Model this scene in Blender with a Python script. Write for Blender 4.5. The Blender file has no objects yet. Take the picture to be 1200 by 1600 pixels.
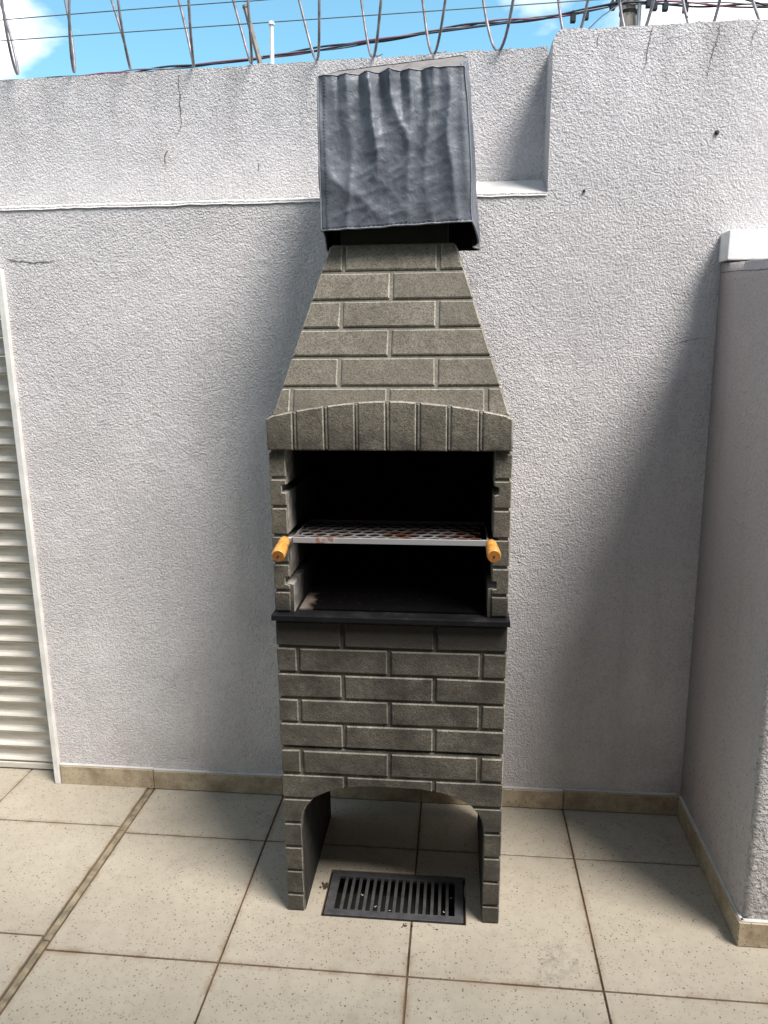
import bpy, bmesh, math, random
from mathutils import Vector, Matrix, noise
random.seed(7)
S = bpy.context.scene
COL = S.collection

# ------------------------------------------------------------------ camera
cam_d = bpy.data.cameras.new('camera'); cam = bpy.data.objects.new('camera', cam_d); COL.objects.link(cam)
S.camera = cam
R0 = [Vector((0.99516, 0.09797, -0.00825)), Vector((0.01337, -0.21815, -0.97582)), Vector((-0.09740, 0.97099, -0.21840))]
fwd = R0[2].normalized(); right = (R0[0] - fwd * R0[0].dot(fwd)).normalized(); up = right.cross(fwd)
cam.matrix_world = Matrix(((right.x, up.x, -fwd.x, 0), (right.y, up.y, -fwd.y, 0), (right.z, up.z, -fwd.z, 1.5), (0, 0, 0, 1)))
cam_d.sensor_fit = 'VERTICAL'; cam_d.sensor_height = 36; cam_d.lens = 1158 / 1600 * 36
cam_d.clip_start = 0.02; cam_d.clip_end = 500

# ------------------------------------------------------------------ sun and sky
SUN = Vector((1.45, -1.0, 2.80)).normalized()
sun_d = bpy.data.lights.new('sun', 'SUN'); sun = bpy.data.objects.new('sun', sun_d); COL.objects.link(sun)
sun_d.energy = 4.9; sun_d.angle = math.radians(22); sun_d.color = (1.0, 0.945, 0.895)
sun.rotation_euler = SUN.to_track_quat('Z', 'Y').to_euler(); sun.location = (3, -3, 8)
W = bpy.data.worlds.new('World'); S.world = W; W.use_nodes = True
nt = W.node_tree; nt.nodes.clear()
out = nt.nodes.new('ShaderNodeOutputWorld'); bg = nt.nodes.new('ShaderNodeBackground')
sky = nt.nodes.new('ShaderNodeTexSky'); sky.sky_type = 'NISHITA'; sky.sun_disc = False
sky.sun_elevation = math.asin(SUN.z); sky.sun_rotation = math.atan2(SUN.x, SUN.y)
sky.air_density = 1.2; sky.dust_density = 0.6; sky.ozone_density = 1.5
tc = nt.nodes.new('ShaderNodeTexCoord')
mp = nt.nodes.new('ShaderNodeMapping'); mp.inputs['Location'].default_value = (0.33, 0.10, 0.0); mp.inputs['Scale'].default_value = (1.0, 1.0, 1.9)
nz = nt.nodes.new('ShaderNodeTexNoise'); nz.inputs['Scale'].default_value = 2.6; nz.inputs['Detail'].default_value = 7; nz.inputs['Roughness'].default_value = 0.55
cr = nt.nodes.new('ShaderNodeValToRGB'); cr.color_ramp.elements[0].position = 0.46; cr.color_ramp.elements[1].position = 0.62
tint = nt.nodes.new('ShaderNodeMix'); tint.data_type = 'RGBA'; tint.blend_type = 'MULTIPLY'; tint.inputs[0].default_value = 1.0
tint.inputs[7].default_value = (0.84, 1.22, 1.14, 1)
mx = nt.nodes.new('ShaderNodeMix'); mx.data_type = 'RGBA'; mx.inputs[7].default_value = (10.5, 9.9, 9.7, 1)
nt.links.new(tc.outputs['Generated'], mp.inputs[0]); nt.links.new(mp.outputs[0], nz.inputs['Vector'])
acc = nz.outputs[0]
def cloud_bank(d, width, amount):
    global acc
    dn = nt.nodes.new('ShaderNodeVectorMath'); dn.operation = 'DISTANCE'; dn.inputs[1].default_value = d
    nt.links.new(tc.outputs['Generated'], dn.inputs[0])
    mr = nt.nodes.new('ShaderNodeMapRange'); mr.interpolation_type = 'SMOOTHSTEP'
    for i_, v_ in enumerate((width, 0.0, 0.0, amount)): mr.inputs[i_ + 1].default_value = v_
    nt.links.new(dn.outputs['Value'], mr.inputs[0])
    ad = nt.nodes.new('ShaderNodeMath'); ad.operation = 'ADD'
    nt.links.new(acc, ad.inputs[0]); nt.links.new(mr.outputs[0], ad.inputs[1]); acc = ad.outputs[0]
cloud_bank((0.42, 0.84, 0.34), 0.34, 0.30); cloud_bank((-0.51, 0.79, 0.33), 0.10, 0.34); cloud_bank((0.05, 0.92, 0.40), 0.12, 0.20)
cloud_bank((-0.22, 0.92, 0.36), 0.42, -0.34)
nt.links.new(acc, cr.inputs[0]); nt.links.new(cr.outputs[0], mx.inputs[0])
nt.links.new(sky.outputs[0], tint.inputs[6]); nt.links.new(tint.outputs[2], mx.inputs[6])
nt.links.new(mx.outputs[2], bg.inputs[0]); nt.links.new(bg.outputs[0], out.inputs[0])
bg.inputs[1].default_value = 0.122
S.view_settings.view_transform = 'Standard'; S.view_settings.look = 'None'
S.view_settings.exposure = 0.73; S.view_settings.gamma = 1.0; S.view_settings.use_curve_mapping = False

# ------------------------------------------------------------------ helpers
def put(o, world=(0, 0, 0), parent=None):
    COL.objects.link(o)
    if parent is not None:
        o.parent = parent
        base = Vector(parent['_w'])
        o.location = Vector(world) - base
    else:
        o.location = world
    o['_w'] = tuple(world)
    return o
def mesh_obj(name, V, F, mat, parent=None, smooth=False, origin=None):
    V = [Vector(v) for v in V]
    if origin is None:
        lo = Vector((min(v.x for v in V), min(v.y for v in V), min(v.z for v in V)))
        hi = Vector((max(v.x for v in V), max(v.y for v in V), max(v.z for v in V)))
        origin = (lo + hi) / 2
        if parent is None: origin.z = lo.z
    origin = Vector(origin)
    me = bpy.data.meshes.new(name)
    me.from_pydata([v - origin for v in V], [], F)
    me.validate(); me.update()
    bm = bmesh.new(); bm.from_mesh(me); bmesh.ops.recalc_face_normals(bm, faces=bm.faces[:]); bm.to_mesh(me); bm.free()
    if smooth:
        for p in me.polygons: p.use_smooth = True
    if mat: me.materials.append(mat)
    if name == 'brick':
        me.materials.append(M_edge)
        big_ = max(p.area for p in me.polygons)
        k_ = (len(me.vertices)) // 3          # slab(): the last third of the vertices is the front rim
        for p in me.polygons:
            ids = sorted(p.vertices)
            if len(ids) == 4 and ids[0] >= k_ and ids[0] < 2 * k_ and ids[-1] >= 2 * k_: p.material_index = 1
    return put(bpy.data.objects.new(name, me), origin, parent)
def thing(name, label, cat, loc=(0, 0, 0), group=None):
    o = bpy.data.objects.new(name, None); o.empty_display_size = 0.1
    put(o, loc); o['label'] = label; o['category'] = cat
    if group: o['group'] = group
    return o
def tag(o, label, cat, group=None):
    o['label'] = label; o['category'] = cat
    if group: o['group'] = group
    return o
def join(*parts):
    V, F = [], []
    for v, f in parts:
        n = len(V); V += v; F += [tuple(i + n for i in q) for q in f]
    return V, F
def box(x0, x1, y0, y1, z0, z1):
    V = [(x, y, z) for z in (z0, z1) for y in (y0, y1) for x in (x0, x1)]
    return V, [(0, 2, 3, 1), (4, 5, 7, 6), (0, 1, 5, 4), (2, 6, 7, 3), (0, 4, 6, 2), (1, 3, 7, 5)]
def inset(poly, c):
    n = len(poly); area = sum(poly[i][0] * poly[(i + 1) % n][1] - poly[(i + 1) % n][0] * poly[i][1] for i in range(n))
    if area < 0: poly = poly[::-1]
    outp = []
    for i in range(n):
        p = Vector(poly[i]); a = (p - Vector(poly[i - 1])).normalized(); b = (Vector(poly[(i + 1) % n]) - p).normalized()
        na = Vector((-a.y, a.x)); nb = Vector((-b.y, b.x)); m = na + nb
        if m.length < 1e-6: m = na
        m = m.normalized(); k = max(0.4, m.dot(na)); outp.append(tuple(p + m * (c / k)))
    return poly, outp
def slab(poly, frame, depth, ch=0.002, shrink=0.0, jit=0.0):
    """polygon (u,v) -> block: back at n=0, front at n=depth with chamfered rim; frame(u,v,n)->xyz"""
    if shrink: _, poly = inset(poly, shrink)
    if jit: poly = [(u + random.uniform(-jit, jit), v + random.uniform(-jit, jit)) for u, v in poly]
    poly, inn = inset(poly, ch); n = len(poly)
    V = [frame(u, v, 0) for u, v in poly] + [frame(u, v, depth - ch) for u, v in poly] + [frame(u, v, depth) for u, v in inn]
    F = [tuple(range(n))[::-1], tuple(range(2 * n, 3 * n))]
    for r in (0, 1):
        for i in range(n):
            j = (i + 1) % n; F.append((r * n + i, r * n + j, (r + 1) * n + j, (r + 1) * n + i))
    return V, F
def rect(a, b, c, d): return [(a, c), (b, c), (b, d), (a, d)]
def bevbox(x0, x1, y0, y1, z0, z1, w=0.003, seg=2):
    bm = bmesh.new(); V, F = box(x0, x1, y0, y1, z0, z1)
    vs = [bm.verts.new(v) for v in V]
    for f in F: bm.faces.new([vs[i] for i in f])
    bmesh.ops.bevel(bm, geom=bm.edges[:], offset=w, segments=seg, profile=0.5, affect='EDGES')
    bm.verts.index_update()
    V = [tuple(v.co) for v in bm.verts]; F = [tuple(v.index for v in f.verts) for f in bm.faces]; bm.free()
    return V, F
def tube(pts, r, n=8, caps=True, rad=None):
    pts = [Vector(p) for p in pts]; V, F = [], []; prev = None
    for i, p in enumerate(pts):
        t = (pts[min(i + 1, len(pts) - 1)] - pts[max(i - 1, 0)]).normalized()
        if prev is None:
            a = Vector((0, 0, 1)) if abs(t.z) < 0.9 else Vector((1, 0, 0)); s = t.cross(a).normalized()
        else:
            s = (prev - t * prev.dot(t)).normalized()
        prev = s; b = t.cross(s); rr = rad[i] if rad else r
        for k in range(n):
            A = 2 * math.pi * k / n; V.append(tuple(p + s * math.cos(A) * rr + b * math.sin(A) * rr))
    for i in range(len(pts) - 1):
        for k in range(n):
            j = (k + 1) % n; F.append((i * n + k, i * n + j, (i + 1) * n + j, (i + 1) * n + k))
    if caps:
        F.append(tuple(range(n))[::-1]); F.append(tuple(range((len(pts) - 1) * n, len(pts) * n)))
    return V, F
def N(s, sc=1.0, seed=0.0): return noise.noise(Vector(s) * sc + Vector((seed, seed * 1.7, -seed)))

# ------------------------------------------------------------------ materials
def newmat(name):
    m = bpy.data.materials.new(name); m.use_nodes = True; t = m.node_tree
    return m, t, t.nodes['Principled BSDF']
def nd(t, kind, **kw):
    n = t.nodes.new(kind)
    for k, v in kw.items():
        if k in n.inputs: n.inputs[k].default_value = v
        else: setattr(n, k, v)
    return n
def pos(t): return t.nodes.new('ShaderNodeNewGeometry').outputs['Position']
def noise_n(t, scale, detail=3, rough=0.55, dist=0.0, vec=None):
    n = nd(t, 'ShaderNodeTexNoise', Scale=scale, Detail=detail, Roughness=rough, Distortion=dist)
    t.links.new(vec if vec is not None else pos(t), n.inputs['Vector']); return n.outputs[0]
def ramp(t, fac, stops):
    r = nd(t, 'ShaderNodeValToRGB'); e = r.color_ramp.elements
    while len(e) < len(stops): e.new(0.5)
    for el, (p, c) in zip(e, stops):
        el.position = p; el.color = (c[0], c[1], c[2], 1) if not isinstance(c, (int, float)) else (c, c, c, 1)
    t.links.new(fac, r.inputs[0]); return r.outputs[0]
def mix(t, fac, a, b, mode='MIX'):
    m = nd(t, 'ShaderNodeMix', data_type='RGBA', blend_type=mode)
    for sock, v in ((0, fac), (6, a), (7, b)):
        if isinstance(v, bpy.types.NodeSocket): t.links.new(v, m.inputs[sock])
        else: m.inputs[sock].default_value = (v if sock == 0 else (v[0], v[1], v[2], 1))
    return m.outputs[2]
def mathn(t, op, a, b=0.5):
    m = nd(t, 'ShaderNodeMath', operation=op)
    for i, v in ((0, a), (1, b)):
        if isinstance(v, bpy.types.NodeSocket): t.links.new(v, m.inputs[i])
        else: m.inputs[i].default_value = v
    return m.outputs[0]
def bump(t, bs, h, strength, dist, prev=None):
    b = nd(t, 'ShaderNodeBump', Strength=strength, Distance=dist); t.links.new(h, b.inputs['Height'])
    if prev is not None: t.links.new(prev, b.inputs['Normal'])
    t.links.new(b.outputs[0], bs.inputs['Normal']); return b.outputs[0]
def scaled(t, v, s):
    m = nd(t, 'ShaderNodeMapping'); m.inputs['Scale'].default_value = s; t.links.new(v, m.inputs[0]); return m.outputs[0]
def sepz(t, v=None, ax='Z'):
    s = nd(t, 'ShaderNodeSeparateXYZ'); t.links.new(v if v is not None else pos(t), s.inputs[0]); return s.outputs[ax]
def mrange(t, v, a, b, c=0.0, d=1.0):
    m = nd(t, 'ShaderNodeMapRange'); t.links.new(v, m.inputs[0])
    for i, k in enumerate((a, b, c, d)): m.inputs[i + 1].default_value = k
    return m.outputs[0]
def rnd(t): return nd(t, 'ShaderNodeObjectInfo').outputs['Random']

def stucco(name, c0, c1, strength=0.9, dist=0.006, scale=105, pits=False):
    m, t, b = newmat(name)
    big = noise_n(t, 1.6, 4, 0.6)
    c = mix(t, ramp(t, big, [(0.35, 0), (0.68, 1)]), c0, c1)
    streak = noise_n(t, 1.0, 5, 0.6, 0.3, scaled(t, pos(t), (14, 14, 1.3)))
    c = mix(t, ramp(t, streak, [(0.56, 0), (0.80, 0.30)]), c, tuple(k * 0.62 for k in c0))
    # grime just below the wall top, running down in tongues
    z = sepz(t)
    top = mathn(t, 'MULTIPLY', mrange(t, z, 2.05, 2.32), ramp(t, streak, [(0.40, 0), (0.70, 0.7)]))
    c = mix(t, top, c, tuple(k * 0.60 for k in c0))
    low = mathn(t, 'MULTIPLY', mrange(t, z, 0.30, 0.05), ramp(t, noise_n(t, 9, 5, 0.65), [(0.40, 0), (0.75, 0.55)]))
    c = mix(t, low, c, (c0[0] * 0.74, c0[1] * 0.64, c0[2] * 0.56))
    pale = ramp(t, noise_n(t, 1.0, 5, 0.65, 0.6, scaled(t, pos(t), (9, 9, 3.2))), [(0.64, 0), (0.76, 0.45)])
    c = mix(t, pale, c, tuple(min(.85, k * 1.22) for k in c1))
    rust = ramp(t, noise_n(t, 3.6, 6, 0.7, 0.3), [(0.60, 0), (0.80, 0.35)])
    c = mix(t, rust, c, (c0[0] * .82, c0[1] * .76, c0[2] * .70))
    if pits:
        v = nd(t, 'ShaderNodeTexVoronoi', Scale=46); t.links.new(pos(t), v.inputs['Vector'])
        pk = mathn(t, 'MULTIPLY', mathn(t, 'GREATER_THAN', sepz(t, v.outputs['Color'], 'X'), 0.66), mathn(t, 'LESS_THAN', v.outputs['Distance'], 0.17))
        c = mix(t, mathn(t, 'MULTIPLY', pk, 0.55), c, tuple(k * .4 for k in c0))
    fine = noise_n(t, scale, 3, 0.62, 0.35)
    c = mix(t, ramp(t, fine, [(0.30, 0.50), (0.52, 0)]), c, tuple(k * 0.50 for k in c0))  # crevice shading put into the colour, from the same noise as the bump
    t.links.new(c, b.inputs['Base Color']); b.inputs['Roughness'].default_value = 0.9
    b.inputs['Specular IOR Level'].default_value = 0.25
    h1 = mathn(t, 'MULTIPLY', ramp(t, fine, [(0.32, 0), (0.66, 1)]), ramp(t, noise_n(t, 3.2, 3, 0.5, 0.4), [(0.34, 0.55), (0.62, 1.15)]))
    wav = noise_n(t, 26, 3, 0.5, 0.6)
    h = mathn(t, 'ADD', h1, mathn(t, 'MULTIPLY', wav, 1.1))
    n1 = bump(t, b, h, strength, dist)
    ridge = ramp(t, noise_n(t, 5.5, 3, 0.5, 1.4), [(0.480, 0), (0.5, 1), (0.520, 0)])
    ridge = mathn(t, 'MULTIPLY', ridge, ramp(t, noise_n(t, 1.7, 2), [(0.50, 0), (0.62, 1)]))
    n2 = bump(t, b, ridge, 0.35, 0.006, n1)
    bump(t, b, noise_n(t, 4.0, 2, 0.5), 0.35, 0.03, n2)
    return m
M_wall = stucco('wall_stucco', (0.665, 0.632, 0.635), (0.73, 0.70, 0.702), strength=0.85, dist=0.0060, scale=185)
M_pier = stucco('pier_render', (0.44, 0.40, 0.395), (0.50, 0.455, 0.45), strength=0.35, dist=0.002, scale=160, pits=True)
M_pierf = stucco('pier_stucco', (0.50, 0.47, 0.46), (0.56, 0.53, 0.52), strength=1.0, dist=0.008, scale=85)

def plain(name, col, rough=0.6, metal=0.0, var=0.15, scale=12, bstr=0.0, bscale=80, bdist=0.002):
    m, t, b = newmat(name)
    c = mix(t, ramp(t, noise_n(t, scale, 5, 0.6), [(0.35, 0), (0.70, 1)]), col, tuple(k * (1 - var * 2) for k in col))
    t.links.new(c, b.inputs['Base Color']); b.inputs['Roughness'].default_value = rough; b.inputs['Metallic'].default_value = metal
    if max(col) < 0.05: b.inputs['Specular IOR Level'].default_value = 0.02 if max(col) < 0.005 else 0.12
    if bstr: bump(t, b, noise_n(t, bscale, 4, 0.6), bstr, bdist)
    return m
M_white = plain('white_paint', (0.80, 0.80, 0.79), 0.6, var=0.10, scale=22, bstr=0.45, bscale=70)
M_frame = plain('white_metal', (0.70, 0.685, 0.65), 0.45, var=0.12, scale=14, bstr=0.15, bscale=30)
M_slat, t, b = newmat('shutter_paint')
sn = noise_n(t, 1.0, 6, 0.65, 0.3, scaled(t, pos(t), (9, 20, 60)))
c = mix(t, ramp(t, sn, [(0.40, 0), (0.70, 0.8)]), (0.56, 0.53, 0.48), (0.36, 0.32, 0.265))
c = mix(t, mathn(t, 'MULTIPLY', rnd(t), 0.35), c, (0.46, 0.42, 0.36))
t.links.new(c, b.inputs['Base Color']); b.inputs['Roughness'].default_value = 0.45
M_dark = plain('dark_void', (0.035, 0.036, 0.03), 0.8, var=0.1)
M_olive = plain('olive_panel', (0.10, 0.10, 0.085), 0.5, var=0.1)
M_ledge = plain('ledge_mortar', (0.50, 0.48, 0.46), 0.9, var=0.10, scale=18, bstr=0.5, bscale=90, bdist=0.004)
M_crack = plain('crack_dirt', (0.16, 0.145, 0.13), 0.95, var=0.2, scale=60)

def tile_mat(name, base, dark, specks=True, sat=1.0):
    m, t, b = newmat(name)
    c = mix(t, ramp(t, noise_n(t, 3.1, 5, 0.62, 0.3), [(0.35, 0), (0.70, 1)]), base, dark)
    c = mix(t, ramp(t, noise_n(t, 34, 4, 0.6), [(0.45, 0), (0.75, 0.30)]), c, tuple(k * 0.70 for k in dark))
    c = mix(t, mathn(t, 'MULTIPLY', rnd(t), 0.22), c, tuple(k * 0.78 for k in base))
    P_ = pos(t)
    for sx_, sy_, sr_, sk_ in ((0.275, 1.60, 0.075, 0.55), (0.235, 1.545, 0.05, 0.4), (-0.62, 2.10, 0.075, 0.5), (-0.50, 1.99, 0.05, 0.35), (0.66, 2.08, 0.06, 0.4)):
        dn = nd(t, 'ShaderNodeVectorMath', operation='DISTANCE'); t.links.new(P_, dn.inputs[0]); dn.inputs[1].default_value = (sx_, sy_, 0)
        mk = mathn(t, 'MULTIPLY', mrange(t, dn.outputs['Value'], sr_, 0.0), ramp(t, noise_n(t, 38, 5, 0.7, 0.5), [(0.44, 0), (0.66, sk_ * 1.5)]))
        c = mix(t, mk, c, (0.085, 0.075, 0.065))
    if specks:
        for sc, th, col, rad in ((95, 0.62, (0.09, 0.055, 0.035), 0.20), (150, 0.60, (0.17, 0.11, 0.07), 0.26), (70, 0.80, (0.03, 0.025, 0.025), 0.17)):
            v = nd(t, 'ShaderNodeTexVoronoi', Scale=sc); v.inputs['Randomness'].default_value = 1.0
            t.links.new(pos(t), v.inputs['Vector'])
            sel = mathn(t, 'GREATER_THAN', sepz(t, v.outputs['Color'], 'X'), th)
            sm = mathn(t, 'LESS_THAN', v.outputs['Distance'], rad)
            c = mix(t, mathn(t, 'MULTIPLY', mathn(t, 'MULTIPLY', sel, sm), 0.75), c, col)
    # dirt worked into the tile edges along the joints
    tg = nd(t, 'ShaderNodeTexCoord').outputs['Generated']
    gx, gy = sepz(t, tg, 'X'), sepz(t, tg, 'Y')
    ed = mathn(t, 'MINIMUM', mathn(t, 'MINIMUM', gx, mathn(t, 'SUBTRACT', 1.0, gx)), mathn(t, 'MINIMUM', gy, mathn(t, 'SUBTRACT', 1.0, gy)))
    em = mathn(t, 'MULTIPLY', mrange(t, ed, 0.035, 0.0), ramp(t, noise_n(t, 13, 5, 0.7), [(0.42, 0), (0.66, 0.7)]))
    c = mix(t, em, c, (0.17, 0.105, 0.055))
    # smudges
    c = mix(t, ramp(t, noise_n(t, 7, 6, 0.7, 0.5), [(0.60, 0), (0.78, 0.5)]), c, (0.16, 0.14, 0.12))
    t.links.new(c, b.inputs['Base Color'])
    t.links.new(ramp(t, noise_n(t, 20, 4), [(0.3, 0.42), (0.7, 0.62)]), b.inputs['Roughness'])
    bump(t, b, noise_n(t, 180, 3), 0.12, 0.001)
    return m
M_tile = tile_mat('floor_tile', (0.355, 0.315, 0.25), (0.285, 0.25, 0.195))
M_base = tile_mat('baseboard_tile', (0.45, 0.375, 0.265), (0.37, 0.30, 0.20), specks=True)
M_grout, t, b = newmat('grout')
t.links.new(mix(t, ramp(t, noise_n(t, 5, 5, 0.65), [(0.35, 0), (0.68, 1)]), (0.030, 0.020, 0.013), (0.16, 0.095, 0.05)), b.inputs['Base Color']); b.inputs['Roughness'].default_value = 0.95
bump(t, b, noise_n(t, 120, 3), 0.6, 0.003)
M_strip = plain('joint_strip', (0.26, 0.215, 0.14), 0.9, var=0.36, scale=24, bstr=0.4, bscale=90)
M_ground = plain('street_ground', (0.11, 0.09, 0.07), 0.95, var=0.2, scale=0.6)

def concrete(name, c0, c1, soot=True, grain=1.0, grime=0.95):
    m, t, b = newmat(name)
    c = mix(t, ramp(t, noise_n(t, 16, 5, 0.65), [(0.35, 0), (0.68, 1)]), c0, c1)
    c = mix(t, ramp(t, noise_n(t, 230, 3, 0.75), [(0.38, 0.85), (0.56, 0)]), c, tuple(k * 0.38 for k in c0))
    c = mix(t, ramp(t, noise_n(t, 70, 4, 0.6), [(0.50, 0), (0.72, 0.35)]), c, tuple(min(1, k * 1.35) for k in c1))
    c = mix(t, mathn(t, 'MULTIPLY', rnd(t), 0.55), c, tuple(k * 0.62 for k in c0))
    c = mix(t, ramp(t, noise_n(t, 5.5, 6, 0.7, 0.4), [(0.50, 0), (0.72, 0.6)]), c, (0.06, 0.052, 0.042))
    if soot:
        z = sepz(t); n = noise_n(t, 11, 5, 0.65)
        s1 = mathn(t, 'MULTIPLY', mrange(t, z, 0.715, 0.79), mrange(t, z, 0.93, 0.86))
        s1 = mathn(t, 'MULTIPLY', s1, ramp(t, n, [(0.25, 0.82), (0.55, 1.0)]))
        c = mix(t, s1, c, (0.008, 0.007, 0.007))
        s3 = mathn(t, 'MULTIPLY', mrange(t, z, 1.345, 1.262), mrange(t, z, 1.20, 1.262))
        c = mix(t, mathn(t, 'MULTIPLY', s3, ramp(t, noise_n(t, 17, 5, 0.7), [(0.38, 0.15), (0.62, 0.85)])), c, (0.03, 0.025, 0.02))
        # general grime, heavier on the lower blocks
        s2 = mathn(t, 'MULTIPLY', mrange(t, z, 1.42, 0.84, 0.0, grime), ramp(t, n, [(0.34, 0.35), (0.66, 1.0)]))
        c = mix(t, s2, c, (0.034, 0.029, 0.023))
    t.links.new(c, b.inputs['Base Color']); b.inputs['Roughness'].default_value = 0.85; b.inputs['Specular IOR Level'].default_value = 0.3
    n1 = bump(t, b, noise_n(t, 300, 3, 0.7), grain, 0.0018)
    bump(t, b, noise_n(t, 45, 4, 0.6), 0.5, 0.004, n1)
    return m
M_brick = concrete('cast_brick', (0.150, 0.133, 0.105), (0.225, 0.200, 0.160))
M_body = concrete('cast_mortar', (0.195, 0.18, 0.15), (0.29, 0.265, 0.22), grain=0.5)
M_edge = concrete('worn_brick_rim', (0.30, 0.275, 0.225), (0.42, 0.385, 0.32), grain=0.6, grime=0.74)
M_slab, t, b = newmat('black_slab')
t.links.new(mix(t, ramp(t, noise_n(t, 22, 5, 0.65), [(0.50, 0), (0.75, 1)]), (0.005, 0.005, 0.006), (0.020, 0.019, 0.019)), b.inputs['Base Color'])
b.inputs['Roughness'].default_value = 0.5; b.inputs['Specular IOR Level'].default_value = 0.25; bump(t, b, noise_n(t, 90, 4), 0.3, 0.002)
# refractory inner lining: grey at the mouth, covered in soot deeper in
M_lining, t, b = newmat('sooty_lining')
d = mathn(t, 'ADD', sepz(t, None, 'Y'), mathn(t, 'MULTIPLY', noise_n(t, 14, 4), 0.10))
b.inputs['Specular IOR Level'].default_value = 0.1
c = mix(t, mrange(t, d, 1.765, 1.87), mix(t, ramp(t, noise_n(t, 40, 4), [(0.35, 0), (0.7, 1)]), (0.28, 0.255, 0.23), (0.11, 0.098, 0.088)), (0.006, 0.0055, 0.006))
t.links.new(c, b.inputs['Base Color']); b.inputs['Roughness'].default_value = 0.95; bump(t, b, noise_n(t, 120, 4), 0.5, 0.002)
M_dark2 = plain('shade_dark_inner_face', (0.035, 0.032, 0.028), 0.95, var=0.25, scale=18, bstr=0.5)  # near-black colour stands in for the deep shade inside the arch
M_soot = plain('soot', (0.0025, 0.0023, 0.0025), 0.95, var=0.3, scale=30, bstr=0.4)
M_tray, t, b = newmat('sooty_tray')
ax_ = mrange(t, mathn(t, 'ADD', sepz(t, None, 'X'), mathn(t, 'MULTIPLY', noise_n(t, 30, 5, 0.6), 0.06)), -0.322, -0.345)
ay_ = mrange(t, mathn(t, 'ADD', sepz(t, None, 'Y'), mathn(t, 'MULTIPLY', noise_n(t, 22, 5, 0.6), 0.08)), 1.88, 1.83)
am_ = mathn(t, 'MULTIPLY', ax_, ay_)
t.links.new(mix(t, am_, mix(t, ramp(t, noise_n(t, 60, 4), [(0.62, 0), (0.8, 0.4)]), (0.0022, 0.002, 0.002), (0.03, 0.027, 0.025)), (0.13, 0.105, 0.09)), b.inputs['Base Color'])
b.inputs['Roughness'].default_value = 0.95; b.inputs['Specular IOR Level'].default_value = 0.03; bump(t, b, noise_n(t, 90, 4), 0.5, 0.004)
M_steel, t, b = newmat('grill_steel')
rf = ramp(t, noise_n(t, 17, 4, 0.6), [(0.56, 0), (0.62, 1)])
t.links.new(mix(t, rf, (0.52, 0.52, 0.53), (0.22, 0.13, 0.10)), b.inputs['Base Color'])
t.links.new(mathn(t, 'SUBTRACT', 0.75, rf), b.inputs['Metallic']); b.inputs['Roughness'].default_value = 0.5
M_mesh, t, b = newmat('grill_mesh_metal')
rf = ramp(t, noise_n(t, 11, 4, 0.6), [(0.47, 0), (0.60, 1)])
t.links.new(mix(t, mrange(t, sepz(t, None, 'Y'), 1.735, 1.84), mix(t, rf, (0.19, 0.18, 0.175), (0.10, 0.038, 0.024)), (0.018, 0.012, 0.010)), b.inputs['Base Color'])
b.inputs['Metallic'].default_value = 0.35; b.inputs['Roughness'].default_value = 0.5
M_wood, t, b = newmat('varnished_wood')
g = noise_n(t, 1.0, 5, 0.6, 0.6, scaled(t, pos(t), (260, 30, 260)))
t.links.new(mix(t, ramp(t, g, [(0.35, 0), (0.7, 1)]), (0.56, 0.27, 0.065), (0.38, 0.155, 0.03)), b.inputs['Base Color']); b.inputs['Roughness'].default_value = 0.35
M_woodend = plain('wood_end_grain', (0.34, 0.135, 0.025), 0.5, var=0.2, scale=300)
M_tarp, t, b = newmat('silver_grey_tarp')
cc = mix(t, ramp(t, noise_n(t, 9, 5, 0.6, 0.4), [(0.36, 0), (0.66, 1)]), (0.080, 0.088, 0.108), (0.135, 0.146, 0.170))
t.links.new(cc, b.inputs['Base Color']); b.inputs['Metallic'].default_value = 0.0; b.inputs['Roughness'].default_value = 0.47
n1 = bump(t, b, noise_n(t, 1.0, 5, 0.62, 0.9, scaled(t, pos(t), (40, 40, 26))), 0.40, 0.005)
bump(t, b, noise_n(t, 120, 4, 0.65, 0.8), 0.30, 0.0026, n1)
M_tarpin = plain('black_tarp_lining', (0.012, 0.012, 0.014), 0.6, var=0.1)
M_tarptop = plain('tarp_top', (0.145, 0.13, 0.12), 0.75, var=0.1, scale=10, bstr=0.5, bscale=25, bdist=0.006)
M_hem = plain('tarp_hem', (0.20, 0.21, 0.235), 0.5, var=0.15, scale=60, bstr=0.5, bscale=120)
M_drain = plain('cast_drain', (0.075, 0.073, 0.075), 0.55, metal=0.3, var=0.25, scale=40, bstr=0.4, bscale=150)
M_wire = plain('galvanised_wire', (0.27, 0.25, 0.27), 0.5, metal=0.45, var=0.3, scale=40)
M_wiredark = plain('thin_wire', (0.10, 0.13, 0.14), 0.5, metal=0.4, var=0.1)
M_rust = plain('weathered_steel', (0.22, 0.19, 0.165), 0.7, metal=0.2, var=0.2, scale=50)
M_cabr = plain('red_cable', (0.17, 0.05, 0.09), 0.6, var=0.1)
M_cabk = plain('black_cable', (0.03, 0.035, 0.045), 0.6, var=0.1)
M_cabg = plain('grey_cable', (0.13, 0.15, 0.17), 0.6, var=0.1)
M_pole = plain('concrete_pole', (0.20, 0.175, 0.155), 0.9, var=0.2, scale=8, bstr=0.3)
M_debris = plain('dry_debris', (0.06, 0.04, 0.025), 0.9, var=0.3, scale=150)
M_pale = plain('pale_crumb', (0.5, 0.46, 0.38), 0.9, var=0.2, scale=150)

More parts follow.
